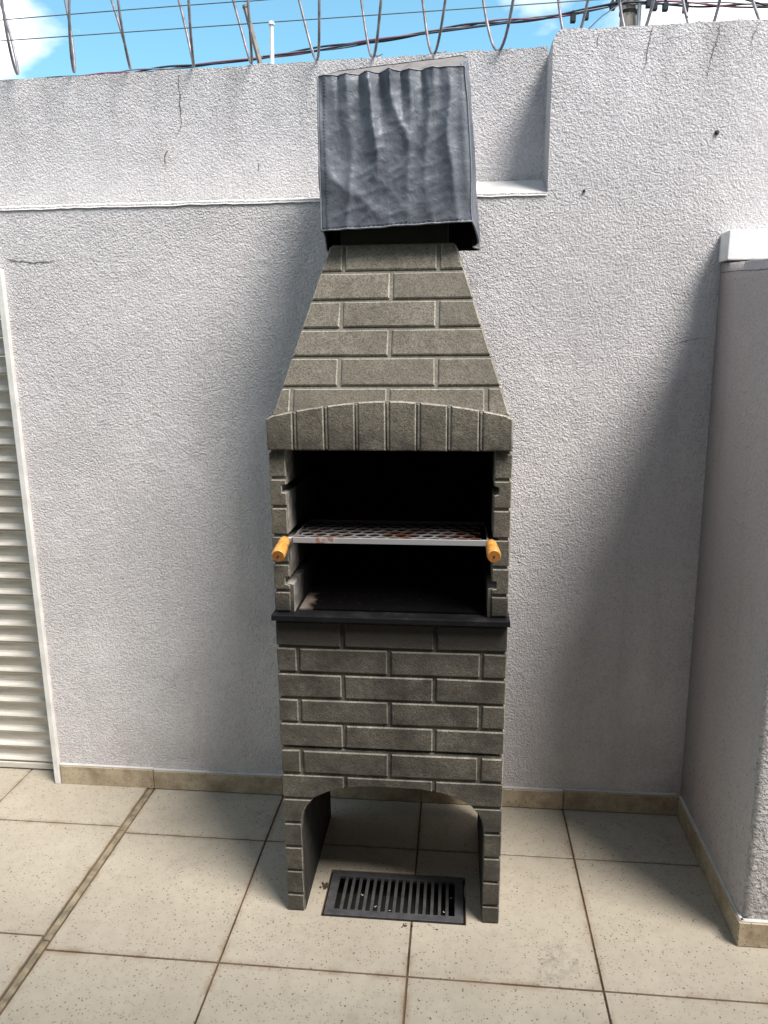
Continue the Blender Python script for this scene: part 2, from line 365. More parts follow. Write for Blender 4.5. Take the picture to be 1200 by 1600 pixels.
# ------------------------------------------------------------------ ground, floor
DX0, DX1, DY0, DY1 = -0.349, 0.037, 1.693, 1.872     # drain opening
g = mesh_obj('ground', *box(-60, 60, 2.6, 120, -0.36, -0.35), M_ground); g['kind'] = 'structure'
def sheet(x0, x1, y0, y1, z): return [(x0, y0, z), (x1, y0, z), (x1, y1, z), (x0, y1, z)], [(0, 1, 2, 3)]
fl = mesh_obj('floor', *join(sheet(-4, 4, -4, DY0, -0.004), sheet(-4, 4, DY1, 2.6, -0.004), sheet(-4, DX0, DY0, DY1, -0.004), sheet(DX1, 4, DY0, DY1, -0.004)), M_grout)
fl['kind'] = 'structure'
def zframe(z0): return lambda u, v, n: (u, v, z0 + n)
def add_tile(poly, dz=0.0):
    V, F = slab(poly, zframe(-0.012), 0.012 + dz, ch=0.0012, shrink=0.0026)
    tx, ty = random.uniform(-.0009, .0009), random.uniform(-.0009, .0009)
    cx = sum(p[0] for p in poly) / len(poly); cy = sum(p[1] for p in poly) / len(poly)
    V = [(x, y, z + (x - cx) * tx + (y - cy) * ty) for x, y, z in V]
    return mesh_obj('tile', V, F, M_tile, fl)
xs = [-1.035, -0.577, -0.105, 0.363, 0.831, 1.299, 1.767]; ys = [2.24, 1.982, 1.513, 1.045, 0.577, 0.109, -0.359, -0.827]
for i in range(len(xs) - 1):
    for j in range(len(ys) - 1):
        x0, x1, y1, y0 = xs[i], xs[i + 1], ys[j], ys[j + 1]
        if j == 1 and i == 1:
            add_tile([(x0, y0), (x1, y0), (x1, DY0), (DX0, DY0), (DX0, DY1), (x1, DY1), (x1, y1), (x0, y1)])
        elif j == 1 and i == 2:
            add_tile([(x0, y0), (x1, y0), (x1, y1), (x0, y1), (x0, DY1), (DX1, DY1), (DX1, DY0), (x0, DY0)])
        else: add_tile(rect(x0, x1, y0, y1))
xl = [-2.47, -2.0, -1.53, -1.060]; yl = [2.46, 2.008, 1.553, 1.098, 0.643, 0.188, -0.267, -0.722]
for i in range(3):
    for j in range(len(yl) - 1): add_tile(rect(xl[i], xl[i + 1], yl[j + 1], yl[j]), 0.003)
prev = 2.222
for k, yy in enumerate([1.99, 1.54, 1.08, 0.62, 0.16, -0.75]):
    mesh_obj('joint_strip', *slab(rect(-1.055, -1.0375, yy + .003, prev), zframe(-0.012), 0.0125, ch=0.001, jit=0.0012), M_strip, fl); prev = yy

# ------------------------------------------------------------------ boundary wall
WY, RY, BY = 2.23, 2.36, 2.47
wall = thing('boundary_wall', 'tall rough grey stucco wall behind the brick barbecue, with a recessed upper strip on the left', 'wall', (0, WY, 0))
def extrude_profile(prof, xsl, topidx=(), ledge=()):
    V, F = [], []; n = len(prof(0))
    for x in xsl:
        for k, (y, z) in enumerate(prof(x)):
            if k in topidx: z += 0.0045 * N((x, k * 3.1, 0), 16) + 0.003 * N((x, k, 9), 60)
            if k in ledge: y += 0.003 * N((x, k, 5), 9); z += 0.004 * N((x, k * 2, 2), 11) + 0.002 * N((x, k, 7), 50)
            V.append((x, y, z))
    for i in range(len(xsl) - 1):
        for k in range(n):
            j = (k + 1) % n; F.append((i * n + k, i * n + j, (i + 1) * n + j, (i + 1) * n + k))
    F.append(tuple(range(n))); F.append(tuple(range((len(xsl) - 1) * n, len(xsl) * n))[::-1])
    return V, F
def lin(a, b, n): return [a + (b - a) * i / (n - 1) for i in range(n)]
ledz = lambda x: 1.934 + 0.030 * min(1, max(0, (x + .35) / .39))
topz = lambda x: 2.298 + (x + 1.4) * 0.0130
A = extrude_profile(lambda x: [(WY, 1.742), (WY, 1.912), (RY, ledz(x)), (RY, topz(x)), (RY + .05, topz(x) + .004), (BY, topz(x)), (BY, 1.742)], lin(-3.2, -1.376, 40), (3, 4, 5), (1, 2))
B = extrude_profile(lambda x: [(WY, -0.01), (WY, 1.912), (RY, ledz(x)), (RY, topz(x)), (RY + .05, topz(x) + .004), (BY, topz(x)), (BY, -0.01)], lin(-1.376, 0.24, 150), (3, 4, 5), (1, 2))
cx = [0.239, 0.2415, 0.2465, 0.254, 0.264] + lin(0.28, 2.6, 120)
ch = {0.239: 0.030, 0.2415: 0.018, 0.2465: 0.009, 0.254: 0.003}
C_ = extrude_profile(lambda x: [(WY, -0.01), (WY, 2.315 - ch.get(x, 0)), (WY + .05, 2.320 - ch.get(x, 0)), (BY + .002, 2.316 - ch.get(x, 0)), (BY + .002, -0.01)], cx, (1, 2, 3))
mesh_obj('wall_body', *join(A, B, C_), M_wall, wall)
# mortar fillet on the step of the wall, paler than the stucco
def fillet(x0, x1, n):
    V, F = [], []
    for i, x in enumerate(lin(x0, x1, n)):
        j = 0.003 * N((x, 1, 5), 9); zz = 0.004 * N((x, 2, 2), 11)
        e = 0.0035 * N((x, 4, 4), 30)
        V += [(x, WY - 0.003 + j, 1.904 + zz + e), (x, WY + 0.006 + j, 1.914 + zz), (x, RY - 0.002, ledz(x) + .006 + e)]
        if i: a = 3 * i; F += [(a - 3, a, a + 1, a - 2), (a - 2, a + 1, a + 2, a - 1)]
    return V, F
mesh_obj('ledge_fillet', *fillet(-3.0, 0.238, 150), M_ledge, wall)
def crack(pts, y, w=0.0012):
    P = []
    for (a, b_) in zip(pts[:-1], pts[1:]):
        for k in range(8):
            s = k / 8; P.append((a[0] + (b_[0] - a[0]) * s + random.uniform(-.0022, .0022), a[1] + (b_[1] - a[1]) * s + random.uniform(-.0018, .0018)))
    P.append(pts[-1]); V, F = [], []; n = len(P)
    for i, (x, z) in enumerate(P):
        q = P[min(i + 1, n - 1)]; p = P[max(i - 1, 0)]; d = Vector((q[0] - p[0], q[1] - p[1])).normalized(); ww = w * random.uniform(0.3, 1.0) * (0.35 + math.sin(math.pi * min(1, i / (n - 1) + .15)) * .8)
        V += [(x - d.y * ww, y, z + d.x * ww), (x + d.y * ww, y, z - d.x * ww)]
        if i: F.append((2 * i - 2, 2 * i - 1, 2 * i + 1, 2 * i))
    return mesh_obj('crack', V, F, M_crack, wall)
f_, r_ = WY - 0.0012, RY - 0.0012
crack([(-0.838, 2.29), (-0.840, 2.216), (-0.839, 2.154), (-0.859, 2.119)], r_, .0018)
crack([(-0.888, 2.085), (-0.899, 2.067), (-0.896, 2.025)], r_, .0018); crack([(-0.606, 2.04), (-0.609, 2.013)], r_, .0016)
crack([(0.663, 2.305), (0.659, 2.268), (0.648, 2.238), (0.642, 2.178)], f_, .0018); crack([(0.357, 2.298), (0.354, 2.266)], f_, .0015)
crack([(0.493, 2.31), (0.485, 2.253), (0.475, 2.177)], f_); crack([(-1.36, 1.765), (-1.324, 1.759), (-1.284, 1.754), (-1.223, 1.757), (-1.192, 1.76)], f_, .0026)
crack([(0.763, 2.312), (0.749, 2.279), (0.744, 2.242)], f_, .001); crack([(0.624, 1.503), (0.66, 1.512), (0.698, 1.517)], f_, .001)
for sx, sz, sy, r in ((0.678, 2.049, WY, .0065), (0.338, 1.913, WY, .004)):
    mesh_obj('plug_hole', *tube([(sx, sy + .002, sz), (sx, sy - .003, sz), (sx + .001, sy - .005, sz)], 0, 8, rad=[r, r, r * .5]), M_debris, wall)
def yframe(y0): return lambda u, v, n: (u, y0 - n, v)
def baseboard(x0, x1, h, parent, z0=0.001):
    V, F = slab(rect(x0, x1, z0, h), yframe(WY + .001), 0.012, ch=0.0015, shrink=0.0012); return mesh_obj('baseboard_tile', V, F, M_base, parent)
for x0, x1, h in ((-1.374, -1.035, 0.074), (-1.035, -0.577, 0.071), (-0.577, -0.105, 0.069), (-0.105, 0.363, 0.068), (0.363, 0.733, 0.072)): baseboard(x0, x1, h, wall)
mesh_obj('mortar_bead', *join(*[slab([(x0, h - .001), (x1, h2 - .001), (x1, h2 + .004), (x0, h + .004)], yframe(WY + .001), 0.010, ch=.002, jit=.001) for x0, x1, h, h2 in ((-1.374, -1.036, .074, .074), (-1.034, -.578, .071, .071), (-.576, -.106, .069, .069), (-.104, .362, .068, .068), (.364, .72, .072, .072))]), M_ledge, wall)

# ------------------------------------------------------------------ the house behind the camera: unseen, added to block sky light
added_house = thing('added_house', 'plain rendered house wall with a flat roof overhang behind the camera, added to block sky light', 'added_house', (0, -1.3, 0))
M_house = stucco('added_house_render', (0.36, 0.30, 0.27), (0.42, 0.36, 0.32), strength=0.5, dist=0.003)
mesh_obj('wall', *box(-4.2, 4.2, -1.55, -1.30, -0.01, 3.1), M_house, added_house)
mesh_obj('roof', *bevbox(-4.4, 4.4, -1.7, 0.30, 2.80, 2.95, .01), M_house, added_house)
# ------------------------------------------------------------------ low side wall on the right
pier = thing('side_wall', 'low grey rendered wall on the right at right angles to the tall wall, tile skirting at its foot', 'wall', (0.99, 1.69, 0))
bm_sections = []
V, F = [], []
zs = lin(-0.01, 1.0, 40) ; zs = zs + lin(1.03, 1.66, 20)
def ptop(y): return 1.678 + (y - 1.69) * 0.068
ring = [(0.736, 2.228), (0.736, 2.05), (0.736, 1.88), (0.736, 1.75), (0.736, 1.712), (0.7385, 1.702), (0.745, 1.695), (0.755, 1.692), (0.80, 1.691), (1.05, 1.691), (1.3, 1.691), (1.3, 2.228)]
for z in zs + [None]:
    for k, (x, y) in enumerate(ring):
        zz = ptop(y) if z is None else z
        if k < 10: x -= 0.0105 * zz
        V.append((x + (0.0012 * N((x, y, zz), 7) if 0 < k < 5 else 0) + (0.0022 * N((x, y, zz), 40, k) if 4 <= k <= 7 else 0), y + (0.0018 * N((y, x, zz), 35) if 5 <= k <= 8 else 0), zz))
n = len(ring)
for i in range(len(zs)):
    for k in range(n):
        j = (k + 1) % n; F.append((i * n + k, i * n + j, (i + 1) * n + j, (i + 1) * n + k))
F.append(tuple(range(len(zs) * n, (len(zs) + 1) * n)))
pm = mesh_obj('wall_body', V, F, M_pier, pier); pm.data.materials.append(M_pierf)
for p in pm.data.polygons:
    p.use_smooth = abs(p.normal.z) < .5
    if p.normal.y < -0.55: p.material_index = 1
def xframe(x0): return lambda u, v, n: (x0 - n, u, v)
for y0, y1 in ((1.679, 1.982), (1.982, 2.217)):
    mesh_obj('baseboard_tile', *slab(rect(y0, y1, 0.001, 0.071), xframe(.737), 0.012, ch=.0015, shrink=.0008), M_base, pier)
mesh_obj('baseboard_tile', *slab(rect(0.7255, 1.3, 0.001, 0.0705), yframe(1.692), 0.0125, ch=.0015), M_base, pier)
mesh_obj('mortar_bead', *join(slab(rect(1.684, 2.217, .070, .0745), xframe(.737), .009, ch=.002), slab(rect(.731, 1.3, .070, .0745), yframe(1.692), .009, ch=.002)), M_ledge, pier)
_w = wall
wall = pier
cr = mesh_obj('crack', [(0.7170, y, z + s * .0008) for (y, z) in ((2.22, 1.690), (2.15, 1.687), (2.06, 1.681), (1.95, 1.672), (1.85, 1.666)) for s in (-1, 1)], [(0, 1, 3, 2), (2, 3, 5, 4), (4, 5, 7, 6), (6, 7, 9, 8)], M_crack, pier)
wall = _w
wb = mesh_obj('white_beam', *bevbox(0.7105, 1.45, 2.160, 2.229, 1.7175, 1.793, .0025), M_white)
tag(wb, 'short white painted beam end against the tall wall, just above the low side wall', 'beam')

# ------------------------------------------------------------------ louvred shutter gate at the left
gate = thing('shutter_gate', 'cream horizontal slat shutter gate set in the opening at the left of the tall wall', 'gate', (-1.8, 2.30, 0))
mesh_obj('frame', *join(bevbox(-1.3955, -1.3765, 2.214, 2.335, 0.0035, 1.7385, .002), box(-3.0, -1.3955, 2.24, 2.335, 1.715, 1.7415)), M_frame, gate)
mesh_obj('stile', *bevbox(-1.432, -1.397, 2.30, 2.345, 0.012, 1.70, .003), M_slat, gate)
sl_me = None
pitch = 0.0578
for k in range(27):
    z0 = 0.034 + k * pitch
    if sl_me is None:
        prof = [(0.0, 0.0), (-0.008, 0.002), (-0.011, 0.007), (-0.008, 0.012), (0.002, 0.015), (0.006, 0.022), (0.002, 0.050), (-0.002, 0.0565), (0.014, 0.0565), (0.016, 0.0)]
        xsl = [-2.9, -1.434]; n = len(prof)
        V = [(x, 2.305 + y, z0 + z) for x in xsl for y, z in prof]
        F = [(i, (i + 1) % n, n + (i + 1) % n, n + i) for i in range(n)] + [tuple(range(n))[::-1], tuple(range(n, 2 * n))]
        s0 = mesh_obj('slat', V, F, M_slat, gate); sl_me = s0.data; w0 = Vector(s0['_w'])
    else:
        put(bpy.data.objects.new('slat', sl_me), w0 + Vector((0, random.uniform(-.0012, .0012), k * pitch)), gate)
mesh_obj('bottom_rail', *bevbox(-2.9, -1.434, 2.292, 2.34, 0.008, 0.031, .003), M_slat, gate)
mesh_obj('top_panel', *box(-2.9, -1.434, 2.318, 2.33, 0.034 + 27 * pitch + .002, 1.714), M_olive, gate)

# ------------------------------------------------------------------ barbecue
bbq = thing('brick_barbecue', 'tall narrow precast barbecue with raised grey-brown bricks, tapered hood and arched open base', 'barbecue', (-0.1575, 1.91, 0))
XL, XR, FY, BK = -0.4400, 0.1220, 1.7065, 2.12
BD = 0.0052                      # how far a brick stands proud
def arch_z(x):
    u = abs(x + 0.1575) / 0.2375
    return 0.25 + 0.137 * max(0.0, 1 - u ** 2.8) ** (1 / 2.8) if u < 1 else -1
def arch_x(z, side):
    if z <= 0.25: return -0.1575 + side * 0.2375
    q = (z - 0.25) / 0.137
    return -0.1575 + side * 0.2375 * max(0.0, 1 - q ** 2.8) ** (1 / 2.8)
def prism(poly, y0, y1, mat, name, parent, wv=None):
    bm = bmesh.new(); a = [bm.verts.new((u, y0, v)) for u, v in poly]
    f = bm.faces.new(a); ex = bmesh.ops.extrude_face_region(bm, geom=[f])
    for v in ex['geom']:
        if isinstance(v, bmesh.types.BMVert): v.co.y = y1
    if wv: bmesh.ops.bevel(bm, geom=[e for e in bm.edges if all(abs(v.co.y - y0) < 1e-6 for v in e.verts)], offset=wv, segments=2, profile=.5, affect='EDGES')
    bmesh.ops.triangulate(bm, faces=[f for f in bm.faces if len(f.verts) > 4])
    bm.verts.index_update(); V = [tuple(v.co) for v in bm.verts]; F = [tuple(v.index for v in f.verts) for f in bm.faces]; bm.free()
    return mesh_obj(name, V, F, mat, parent)
MG = 0.0048                      # half width of a mortar joint
def fbrick(poly, parent, y=FY, d=BD, jit=0.0010, ch=0.0028):
    return mesh_obj('brick', *slab(poly, yframe(y + .001), d + .001, ch=ch, jit=jit), M_brick, parent)
def sbrick(y0, y1, z0, z1, side, parent, x):
    fr = (lambda u, v, n: (x - .001 * side + side * n, u, v))
    return mesh_obj('brick', *slab(rect(y0, y1, z0, z1), fr, BD, ch=.0028, jit=.0008), M_brick, parent)
# --- base with the arch
arc = [(arch_x(0.0, -1), -0.004)] + [(arch_x(z, -1), z) for z in (0.05, 0.12, 0.2, 0.25, 0.275, 0.30)]
arc += [(x, arch_z(x)) for x in lin(arch_x(0.315, -1), arch_x(0.315, 1), 23)]
arc += [(arch_x(z, 1), z) for z in (0.30, 0.275, 0.25, 0.2, 0.12, 0.05)] + [(arch_x(0.0, 1), -0.004)]
base_poly = [(XL, 0.0005), (XL, 0.4895), (XR, 0.4895), (XR, 0.0005)] + [(x, max(z, .0005)) for x, z in arc[::-1]]
base = prism(base_poly, FY, BK, M_body, 'base', bbq, .004)
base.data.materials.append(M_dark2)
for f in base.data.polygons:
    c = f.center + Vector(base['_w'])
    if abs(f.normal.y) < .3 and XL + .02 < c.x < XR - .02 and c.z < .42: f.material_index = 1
JA = [XL - .003, -0.390, -0.161, 0.066, XR + .004]; JB = [XL - .003, -0.277, -0.048, XR + .004]
def row(x_j, z0, z1, parent):
    for a, b_ in zip(x_j[:-1], x_j[1:]):
        a2 = a + (MG if a > XL else 0); b2 = b_ - (MG if b_ < XR else 0)
        fbrick(rect(a2, b2, z0 + MG * .7, z1 - MG), parent)
row(JA, 0.4170, 0.4880, base)
zb, zt = 0.345 + MG * .7, 0.4165 - MG
for a, b_ in zip(JB[:-1], JB[1:]):
    a2 = a + (MG if a > XL else 0); b2 = b_ - (MG if b_ < XR else 0)
    pts = [(x, max(zb, arch_z(x) + 0.002)) for x in lin(a2, b2, 14)]
    fbrick(pts + [(b2, zt), (a2, zt)], base, jit=0.0006, ch=.002)
leg = [0.345, 0.272, 0.200, 0.127, 0.0545, 0.001]
for i in range(5):
    z1, z0 = leg[i] - MG, leg[i + 1] + MG * .7
    if i == 4: z0 = .003
    for side in (-1, 1):
        e = XL - .003 if side < 0 else XR + .004
        inner = [(arch_x(z, side) + side * .0025, z) for z in lin(z0, z1, 9 if i == 0 else 2)]
        poly = [(e, z1), (e, z0)] + inner
        if side > 0: poly = poly[::-1]
        fbrick(poly, base, jit=0.0007, ch=.002)
for side, X in ((-1, XL), (1, XR)):
    zz = [0.488, 0.417, 0.345, 0.272, 0.200, 0.127, 0.0545, 0.003]
    for i in range(7):
        js = [FY - .004, 1.82, 2.045, BK] if i % 2 else [FY - .004, 1.93, BK]
        for a, b_ in zip(js[:-1], js[1:]): sbrick(a + (MG if a > FY else 0), b_ - (MG if b_ < BK else .002), zz[i + 1] + MG * .7, zz[i] - MG, side, base, X)
# --- middle block
mid = mesh_obj('middle_block', *bevbox(XL, XR, FY, BK, 0.4935, 0.8415, .004), M_body, bbq)
rows = [0.8405, 0.769, 0.700, 0.631, 0.563, 0.4955]
for i in range(5): row(JB if i % 2 == 0 else JA, rows[i + 1] - (0 if i < 4 else .002), rows[i], mid)
for side, X in ((-1, XL), (1, XR)):
    for i in range(5):
        js = [FY - .004, 1.82, 2.045, BK] if i % 2 else [FY - .004, 1.93, BK]
        for a, b_ in zip(js[:-1], js[1:]): sbrick(a + (MG if a > FY else 0), b_ - (MG if b_ < BK else .002), rows[i + 1] + MG * .7, rows[i] - MG, side, mid, X)
mesh_obj('counter_slab', *bevbox(-0.4505, 0.131, 1.684, 2.118, 0.8428, 0.8578, .0022), M_slab, bbq)
# --- firebox
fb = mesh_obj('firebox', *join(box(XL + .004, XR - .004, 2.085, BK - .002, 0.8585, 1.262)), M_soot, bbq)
def liner(side):
    o = XL + .001 if side < 0 else XR - .001
    inn = XL + .036 if side < 0 else XR - .036
    q = lambda d: inn + side * d
    pts = [(o, 0.859), (q(-.008), 0.859), (q(-.008), 0.930), (q(.013), 0.934), (q(.013), 0.946), (q(0), 0.950), (q(0), 1.038), (q(.014), 1.042), (q(.014), 1.056), (q(0), 1.060),
           (q(0), 1.158), (q(.016), 1.162), (q(.016), 1.176), (q(0), 1.181), (q(.002), 1.2615), (o, 1.2615)]
    return pts
for side in (-1, 1):
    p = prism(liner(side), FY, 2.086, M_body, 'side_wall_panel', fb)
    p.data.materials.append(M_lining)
    for f in p.data.polygons:
        c = f.center + Vector(p['_w'])
        if f.normal.x * side < -0.01 or (abs(f.normal.z) > .3 and abs(c.x - (XL if side < 0 else XR)) > .006 and FY + .002 < c.y): f.material_index = 1
    zz = [1.2605, 1.197, 1.127, 1.056, 0.986, 0.916, 0.860]
    for i in range(6):
        a = XL - .003 if side < 0 else XR - .0355
        b_ = XL + .0355 if side < 0 else XR + .004
        z1, z0 = zz[i] - MG, zz[i + 1] + MG * .7
        inn = XL + .036 if side < 0 else XR - .036
        # the shelf notches bite into the inner edge of the face bricks
        edge = []
        for zn in (0.940, 1.049, 1.169):
            lo_, hi_ = zn - .007, zn + .009
            if z0 + .004 < lo_ and hi_ < z1 - .004:
                dd = .011
                edge += [(inn - .001 * -side * -1, lo_ - .003), (inn + side * dd, lo_), (inn + side * dd, hi_), (inn, hi_ + .003)]
        if side < 0: poly = [(a, z0), (b_, z0)] + [(min(b_, x), z) for x, z in edge] + [(b_, z1), (a, z1)]
        else: poly = [(b_, z1), (b_, z0)][::-1] and ([(b_, z0), (b_, z1), (a, z1)] + [(max(a, x), z) for x, z in edge[::-1]] + [(a, z0)])
        mesh_obj('brick', *slab(poly, yframe(FY + .001), BD, ch=.002), M_brick, fb)
        js = [FY - .004, 1.82, 2.045, BK] if i % 2 else [FY - .004, 1.93, BK]
        for s0_, s1_ in zip(js[:-1], js[1:]): sbrick(s0_ + (MG if s0_ > FY else 0), s1_ - (MG if s1_ < BK else .002), z0, z1, side, fb, XL if side < 0 else XR)
mesh_obj('ember_tray', *slab([(-0.388, 1.725), (0.072, 1.725), (0.072, 2.08), (-0.388, 2.08)], zframe(.8585), .006, ch=.002), M_tray, fb)
# --- hood: arched lintel and tapered flue
TH = math.radians(21); HC, HS = math.cos(TH), math.sin(TH)
def Lx(z): return -0.4245 + .305 * (z - 1.355)
def Rx(z): return 0.1105 - .325 * (z - 1.355)
def front_y(z): return 1.7085 + (z - 1.33) * math.tan(TH)
zb_, zt_ = 1.322, 1.738
def frus(z, ins=0.0): return [(Lx(z) + ins, front_y(z) + ins, z), (Rx(z) - ins, front_y(z) + ins, z), (Rx(z) - ins, 2.115 - .02 * (z - 1.32) - ins, z), (Lx(z) + ins, 2.115 - .02 * (z - 1.32) - ins, z)]
V = frus(zb_) + frus(zt_) + frus(zt_, .03) + frus(zb_, .03)
F = [(i, (i + 1) % 4, 4 + (i + 1) % 4, 4 + i) for i in range(4)] + [(4 + i, 4 + (i + 1) % 4, 8 + (i + 1) % 4, 8 + i) for i in range(4)] + [(8 + i, 8 + (i + 1) % 4, 12 + (i + 1) % 4, 12 + i) for i in range(4)] + [(12 + i, 12 + (i + 1) % 4, (i + 1) % 4, i) for i in range(4)]
hood = mesh_obj('hood', V, F, M_body, bbq)
P0 = Vector((0, 1.7085, 1.33))
def hframe(u, v, n): p = P0 + Vector((u, v * HS, v * HC)) + Vector((0, -HC, HS)) * (n - .001); return tuple(p)
def clip(poly, f):
    o = []
    for i in range(len(poly)):
        p, q = poly[i - 1], poly[i]; a, c = f(p), f(q)
        if (a >= 0) != (c >= 0):
            s = a / (a - c); o.append((p[0] + (q[0] - p[0]) * s, p[1] + (q[1] - p[1]) * s))
        if c >= 0: o.append(q)
    return o
hv = [0.437, 0.367, 0.295, 0.225, 0.155, 0.082, 0.0105]
HA = [-0.6, -0.388, -0.161, 0.065, 0.3]; HB = [-0.6, -0.277, -0.050, 0.3]; HM = [-0.6, -0.160, 0.3]
hj = [HB, HM, HB, HM, HB, HA]
for i in range(6):
    v1, v0 = hv[i] - MG, hv[i + 1] + MG * .7
    for a, b_ in zip(hj[i][:-1], hj[i][1:]):
        poly = rect(a + MG, b_ - MG, v0, v1)
        poly = clip(poly, lambda p: p[0] - (Lx(1.33 + p[1] * HC) - .0025)); poly = clip(poly, lambda p: (Rx(1.33 + p[1] * HC) + .0025) - p[0])
        if len(poly) < 3 or max(p[0] for p in poly) - min(p[0] for p in poly) < .012: continue
        mesh_obj('brick', *slab(poly, hframe, BD + .001, ch=.0028, jit=.0007), M_brick, hood)
# side bricks of the hood lie on the slanted flanks
for side in (-1, 1):
    X = Lx if side < 0 else Rx
    tl = math.atan(.305 if side < 0 else .325)
    def sframe(u, v, n, X=X, side=side, tl=tl):
        z = 1.33 + v * math.cos(tl); return (X(z) + side * (n - .001) * math.cos(tl), u, z + (n - .001) * math.sin(tl))
    for i in range(6):
        z1, z0 = hv[i] - MG, hv[i + 1] + MG * .7
        js = [1.5, 1.93, 2.11] if i % 2 else [1.5, 1.86, 2.06, 2.11]
        for a, b_ in zip(js[:-1], js[1:]):
            poly = clip(rect(a + MG, b_ - MG, z0, min(z1, .418)), lambda p: p[0] - front_y(1.33 + p[1] * math.cos(tl)))
            if len(poly) > 2 and max(p[0] for p in poly) - min(p[0] for p in poly) > .01: mesh_obj('brick', *slab(poly, sframe, BD, ch=.0025), M_brick, hood)
def lin_top(x):
    u = min(1.0, abs(x + 0.1595) / 0.281); return 1.3790 - 0.0355 * u ** 1.75
lx = lin(-0.4395, 0.1205, 33)
lint = prism([(-0.4395, 1.2635)] + [(0.1205, 1.2635)] + [(x, lin_top(x) - .002) for x in lx[::-1]], 1.6965, 1.745, M_body, 'arch_lintel', bbq, .003)
mesh_obj('lintel_back', *join(box(XL + .002, Lx(1.33) + .028, 1.746, 2.115, 1.2635, 1.336), box(Rx(1.33) - .028, XR - .002, 1.746, 2.115, 1.2635, 1.336), box(XL + .002, XR - .002, 2.085, 2.1155, 1.2635, 1.3215)), M_body, lint)
jl = [-0.4430, -0.3766, -0.3029, -0.2315, -0.1599, -0.0895, -0.0192, 0.0525, 0.1240]
for k in range(8):
    a, b_ = jl[k] + (MG if k else 0), jl[k + 1] - (MG if k < 7 else 0)
    top = [(x, lin_top(x) - .001 - (0.006 if (k in (0, 7) and (i == 0 if k == 0 else i == 4)) else 0)) for i, x in enumerate(lin(a, b_, 5))]
    mesh_obj('brick', *slab([(a, 1.2645), (b_, 1.2645)] + top[::-1], yframe(1.6975), .0085, ch=.003, jit=.0006), M_brick, lint)
    if k: mesh_obj('mortar_rib', *slab(rect(jl[k] - .0036, jl[k] + .0036, 1.2655, lin_top(jl[k]) - .004), yframe(1.6975), .0065, ch=.0025, jit=.0005), M_body, lint)
mesh_obj('flue', *join(box(-0.290, -0.030, 1.885, 2.095, 1.7385, 2.075)), M_dark, bbq)  # dark colour paints in the shade below the cover

# ------------------------------------------------------------------ grill with handles
gr = thing('grill_grate', 'flat steel grill grate with honeycomb holes and two wooden handles, slid into the firebox', 'grill', (-0.155, 1.87, 1.045))
gx0, gx1, gy0, gy1, gz = -0.4015, 0.0835, 1.688, 1.885, 1.0475
mesh_obj('frame', *join(bevbox(gx0 + .012, gx1 - .008, gy0, gy0 + .004, gz - .006, gz + .008, .001)), M_steel, gr)
mesh_obj('side_bar', *join(box(gx0 + .012, gx0 + .016, gy0 + .0042, gy1, gz - .002, gz + .0078), box(gx1 - .012, gx1 - .008, gy0 + .0042, gy1, gz - .002, gz + .0078), box(gx0 + .0162, gx1 - .0122, gy1 - .004, gy1, gz - .002, gz + .0060)), M_mesh, gr)
V, F = [], []
px, py = 0.0325, 0.0285
nx = int((gx1 - gx0 - .03) / px); ny = int((gy1 - gy0 - .01) / py)
ox = (gx0 + gx1) / 2 - nx * px / 2 + px * .25; oy = gy0 + .006 + py * .5
for j in range(ny):
    for i in range(nx):
        cx_, cy_ = ox + (i + .5 * (j % 2)) * px, oy + j * py
        if cx_ + px / 2 > gx1 - .010: continue
        n0 = len(V)
        for k in range(12):      # outer hexagon, lower and upper ring, round hole
            a = math.pi * 2 * k / 12 + math.pi / 6
            hexr = (px / 2) / math.cos(((a + math.pi / 6) % (math.pi / 3)) - math.pi / 6) * 1.0
            ay = (py * 2 / 3) / (px / math.sqrt(3))
            V.append((cx_ + math.cos(a) * hexr, cy_ + math.sin(a) * hexr * ay * .99, gz + .0045))
        for k in range(12):
            a = math.pi * 2 * k / 12 + math.pi / 6; V.append((cx_ + math.cos(a) * px * .445, cy_ + math.sin(a) * py * .475, gz + .0035))
        for k in range(12):
            a = math.pi * 2 * k / 12 + math.pi / 6; V.append((cx_ + math.cos(a) * px * .455, cy_ + math.sin(a) * py * .485, gz + .0005))
        for k in range(12):
            j2 = (k + 1) % 12; F += [(n0 + k, n0 + j2, n0 + 12 + j2, n0 + 12 + k), (n0 + 12 + k, n0 + 12 + j2, n0 + 24 + j2, n0 + 24 + k)]
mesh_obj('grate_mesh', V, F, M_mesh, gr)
for hx, hx2, hz, hz2 in ((-0.4075, -0.4045, 1.049, 1.0335), (0.0805, 0.0845, 1.0495, 1.0425)):
    A0 = Vector((hx, 1.684, hz)); A1 = Vector((hx2, 1.598, hz2)); ax = A1 - A0
    prof = [(0, .0085), (.03, .0118), (.16, .0135), (.26, .0135), (.33, .0120), (.36, .0108), (.39, .0122), (.50, .0148), (.75, .0160), (.93, .0158), (.985, .0148), (1.0, .0135)]
    h = mesh_obj('handle', *tube([A0 + ax * s for s, _ in prof], 0, 20, rad=[r for _, r in prof]), M_wood, gr, smooth=True)
    h.data.polygons[-1].use_smooth = False; h.data.polygons[-2].use_smooth = False
    h.data.materials.append(M_woodend); h.data.polygons[-1].material_index = 1
    e = ax.normalized(); mesh_obj('screw', *tube([A1 - e * .001, A1 + e * .0012], .0024, 8), M_dark, h)
    sgn = 1 if hx < -0.1 else -1
    mesh_obj('rod', *tube([A0 + Vector((0, .004, 0)), Vector((hx + sgn * .004, 1.700, gz + .002)), Vector((hx + sgn * .018, 1.704, gz + .002))], .0035, 8), M_steel, gr)

